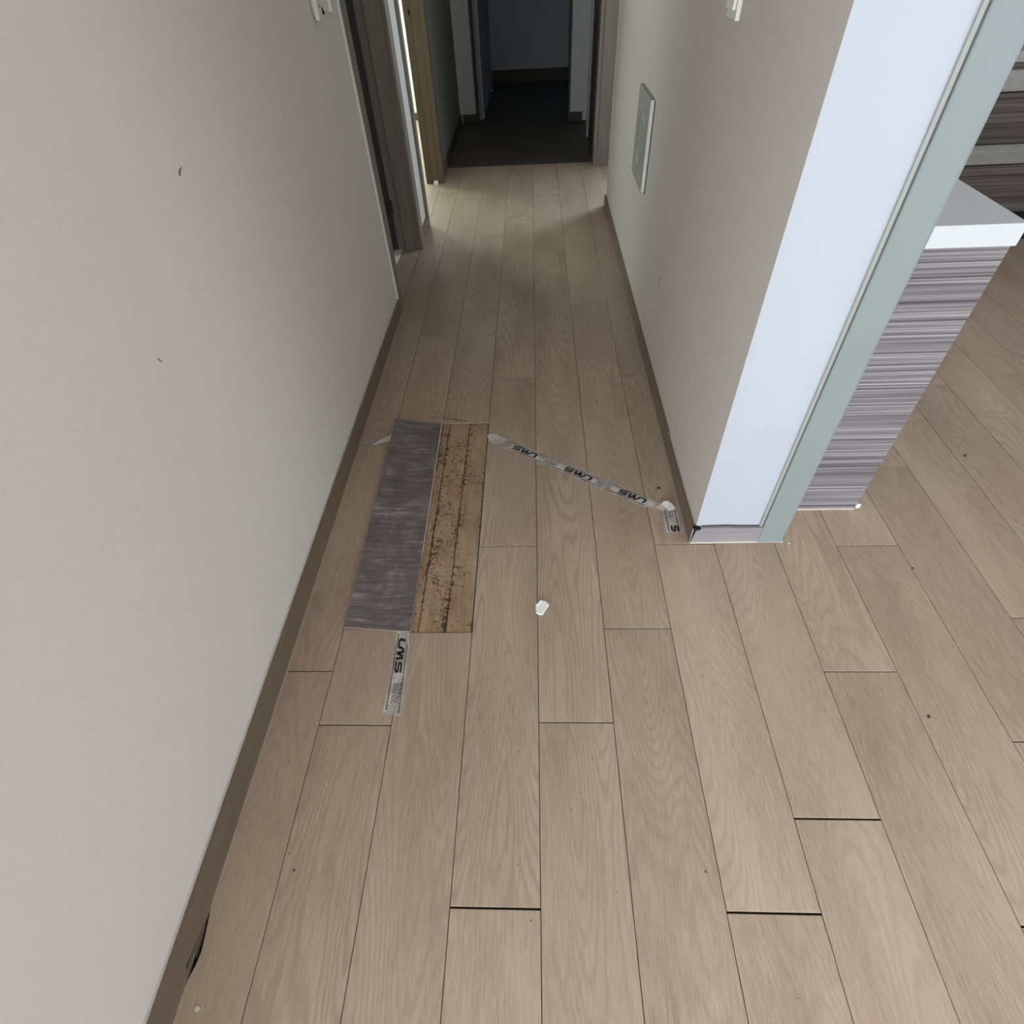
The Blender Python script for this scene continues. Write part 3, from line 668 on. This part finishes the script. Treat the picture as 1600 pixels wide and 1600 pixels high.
# tape piece in front of the flipped plank
E_L = [(-0.397, 0.803), (-0.392, 0.74), (-0.392, 0.69), (-0.391, 0.655), (-0.396, 0.625), (-0.393, 0.60), (-0.395, 0.566)]
E_R = [(-0.363, 0.803), (-0.357, 0.74), (-0.352, 0.69), (-0.350, 0.655), (-0.349, 0.625), (-0.348, 0.60), (-0.3475, 0.560)]
t2 = tag(link('packing_tape', ribbon([(*p, ZT) for p in E_L], [(*p, ZT) for p in E_R]), TAPE), 'short strip of clear printed packing tape sticking out in front of the flipped plank', 'tape', 'packing tape scraps on the floor')
bm = bmesh.new(); prism(bm, [(-0.395, 0.5665), (-0.386, 0.562), (-0.380, 0.566), (-0.370, 0.568), (-0.364, 0.562), (-0.357, 0.559), (-0.3475, 0.5605), (-0.3475, 0.5702), (-0.395, 0.5702)], ZT, ZT + .0003)
link('ragged_end', bm, TAPE, t2)
bm = bmesh.new(); word(bm, 'LMS', (-0.3855, 0.7745), (0.02, -1), 0.0185, 0.102, ZT + 0.0004, 1)
link('printed_word', bm, INK, t2)
bm = bmesh.new()
dashes(bm, (-0.3895, 0.79), (-0.3865, 0.575), 0.0028, ZT + 0.0005, 0.008, 0.0016); dashes(bm, (-0.3612, 0.755), (-0.3530, 0.565), 0.0028, ZT + 0.0005, 0.008, 0.0016)
link('edge_print', bm, INK_EDGE, t2, False, kind='stuff')
bm = bmesh.new()
for dx, wd in ((0.0, 0.0042), (-0.006, 0.0022), (-0.011, 0.003), (-0.016, 0.0022)): dashes(bm, (-0.3605 + dx, 0.646), (-0.3605 + dx, 0.592), wd, ZT + 0.0005, 0.0065, 0.0022)
link('fine_print', bm, INK_SHADOW, t2, False, kind='stuff')
flat_quad('white_patch', [(-0.376, 0.675), (-0.372, 0.675), (-0.371, 0.645), (-0.377, 0.645)], ZT + .00032, TAPE_WHITE, t2)
bm = ribbon([(-0.363, 0.80, .001), (-0.357, 0.765, .004), (-0.3535, 0.745, .001)], [(-0.366, 0.80, .004), (-0.360, 0.765, .006), (-0.355, 0.745, .0012)])
link('curled_edge', bm, TAPE_WHITE, t2)
# sliver of tape left of the flipped plank
bm = ribbon([(-0.626, 1.597, ZT), (-0.598, 1.624, .004), (-0.556, 1.650, .010), (-0.540, 1.652, .012)], [(-0.624, 1.596, ZT), (-0.596, 1.606, ZT), (-0.560, 1.618, .002), (-0.540, 1.622, .003)])
tag(link('packing_tape', bm, TAPE_WHITE), 'folded pale sliver of tape pointing to the left baseboard beside the flipped plank', 'tape', 'packing tape scraps on the floor')

# threads at the back edge of the hole
def thread(pts, label):
    bm = bmesh.new(); r = 0.0006; rings = []
    P = [Vector(p) for p in pts]
    Q = []
    for i in range(len(P) - 1):                      # smooth the polyline once
        Q += [P[i], (P[i] + P[i + 1]) / 2]
    Q.append(P[-1])
    for q in Q: rings.append([bm.verts.new((q.x + r * math.cos(a) * .5, q.y + r * math.cos(a), q.z + r * math.sin(a))) for a in (0, math.pi / 2, math.pi, 1.5 * math.pi)])
    for a, b in zip(rings, rings[1:]):
        for k in range(4): bm.faces.new((a[k], a[(k + 1) % 4], b[(k + 1) % 4], b[k]))
    bm.faces.new(rings[0]); bm.faces.new(rings[-1])
    return tag(link('thread', bm, DIRT), label, 'thread', 'loose threads by the hole')
thread([(-0.433, 1.812, .0007), (-0.37, 1.768, .001), (-0.33, 1.745, .0012), (-0.275, 1.728, .0008)], 'longer brown thread on the planks behind the hole, nearest the far wall')
thread([(-0.418, 1.768, .0007), (-0.36, 1.748, .001), (-0.31, 1.744, .0015), (-0.27, 1.728, .0026)], 'shorter brown thread at the far edge of the hole')

# ================================================================== CHIPS AND CRUMBS
def chip(name, pts, h, label, cat, mat, bev=0.0008, group=None, tilt=0.0):
    cx = sum(p[0] for p in pts) / len(pts); cy = sum(p[1] for p in pts) / len(pts)
    bm = bmesh.new(); prism(bm, [(p[0] - cx, p[1] - cy) for p in pts], 0.0004, h, 'z')
    if bev: bmesh.ops.bevel(bm, geom=[e for e in bm.edges if all(v.co.z > h * .8 for v in e.verts)], offset=bev, segments=1, affect='EDGES')
    o = link(name, bm, mat); o.location = (cx, cy, 0); o.rotation_euler = (tilt, 0, 0)
    return tag(o, label, cat, group)
pc = chip('plastic_chip', [(-0.011, 0.872), (-0.0005, 0.889), (0.0045, 0.8925), (0.0165, 0.893), (0.0275, 0.880), (0.009, 0.849), (-0.002, 0.8495), (-0.009, 0.854)], 0.006, 'white angular plastic chip in the middle of the floor, the largest crumb', 'chip', CHIP, 0.001)
bm = bmesh.new(); prism(bm, [(-0.0155, 0.004), (-0.0125, 0.0015), (0.0045, 0.0195), (-0.0015, 0.0205)], 0.0062, 0.0085, 'z'); link('raised_rim', bm, CHIP, pc)
def crumb(x, y, r, label, mat, h=0.6):
    n = 6; return chip('crumb', [(x + r * random.uniform(.6, 1.1) * math.cos(2 * math.pi * i / n), y + r * random.uniform(.6, 1.1) * math.sin(2 * math.pi * i / n)) for i in range(n)], max(0.0015, r * h), label, 'crumb', mat, r * 0.2, 'pale crumbs on the floor')
crumb(-0.722, 4.575, 0.016, 'pale crumb at the foot of the lit brown door jamb', CHIP, 1.6)
crumb(-0.450, 7.70, 0.022, 'pale crumb on the dark hall floor', CHIP_D, 0.9)
crumb(0.387, 2.527, 0.005, 'tiny pale crumb near the right corridor baseboard', CHIP_D)
crumb(-0.637, 0.011, 0.0065, 'pale flake close to the left baseboard at the bottom of the picture', CHIP_D, 0.3)
crumb(0.183, 2.66, 0.004, 'tiny pale crumb at mid corridor width', CHIP_D)
crumb(-0.50, 3.56, 0.010, 'small pale crumb in front of the short wall between the doorways', CHIP_D, 0.3)
crumb(0.763, 1.098, 0.003, 'tiny white crumb at the foot of the sage trim', CHIP)
# white scrap in the first doorway
bm = bmesh.new(); prism(bm, [(-0.835, 3.20), (-0.795, 3.205), (-0.792, 3.405), (-0.835, 3.405)], 0.0005, 0.004, 'z')
tag(link('threshold_scrap', bm, CHIP), 'white scrap of board on the floor inside the first doorway', 'scrap')
# specks of dirt
bm = bmesh.new()
SPK = [(1.475, 1.481, .006), (1.561, 2.032, .005), (0.921, 0.562, .005), (1.082, 1.0, .004), (0.408, 1.345, .006), (-0.13, 0.62, .002), (0.33, 0.24, .003), (-0.52, .23, .003), (-0.54, .26, .002), (0.9, 1.24, .004)]
for i in range(150):
    SPK.append((random.uniform(-0.65, 1.9) if i > 70 else random.uniform(-0.65, 0.45), random.uniform(0.0, 1.0) if i > 70 else random.uniform(0, 4.4), random.uniform(.0007, .0018)))
for x, y, r in SPK:
    if 0.44 < x < 1.03 and y > 1.08: continue
    if HX0 - .2 < x < HX1 and 0.78 < y < 1.75: continue
    if -0.42 < x < -0.33 and y < 0.82 or abs((x - ta.x) * un.x + (y - ta.y) * un.y) < 0.05 and -0.2 < x < 0.48: continue
    if 0.38 < x < 0.48 and 1.12 < y < 1.29: continue
    n = 5; a0 = random.random() * 6
    prism(bm, [(x + r * random.uniform(.5, 1.2) * math.cos(a0 + 2 * math.pi * k / n), y + r * random.uniform(.4, .9) * math.sin(a0 + 2 * math.pi * k / n)) for k in range(n)], 0.0002, 0.0002 + r * 0.5, 'z')
tag(link('dirt_specks', bm, DIRT), 'dark specks of dirt scattered over the oak floor', 'dirt', None, 'stuff')
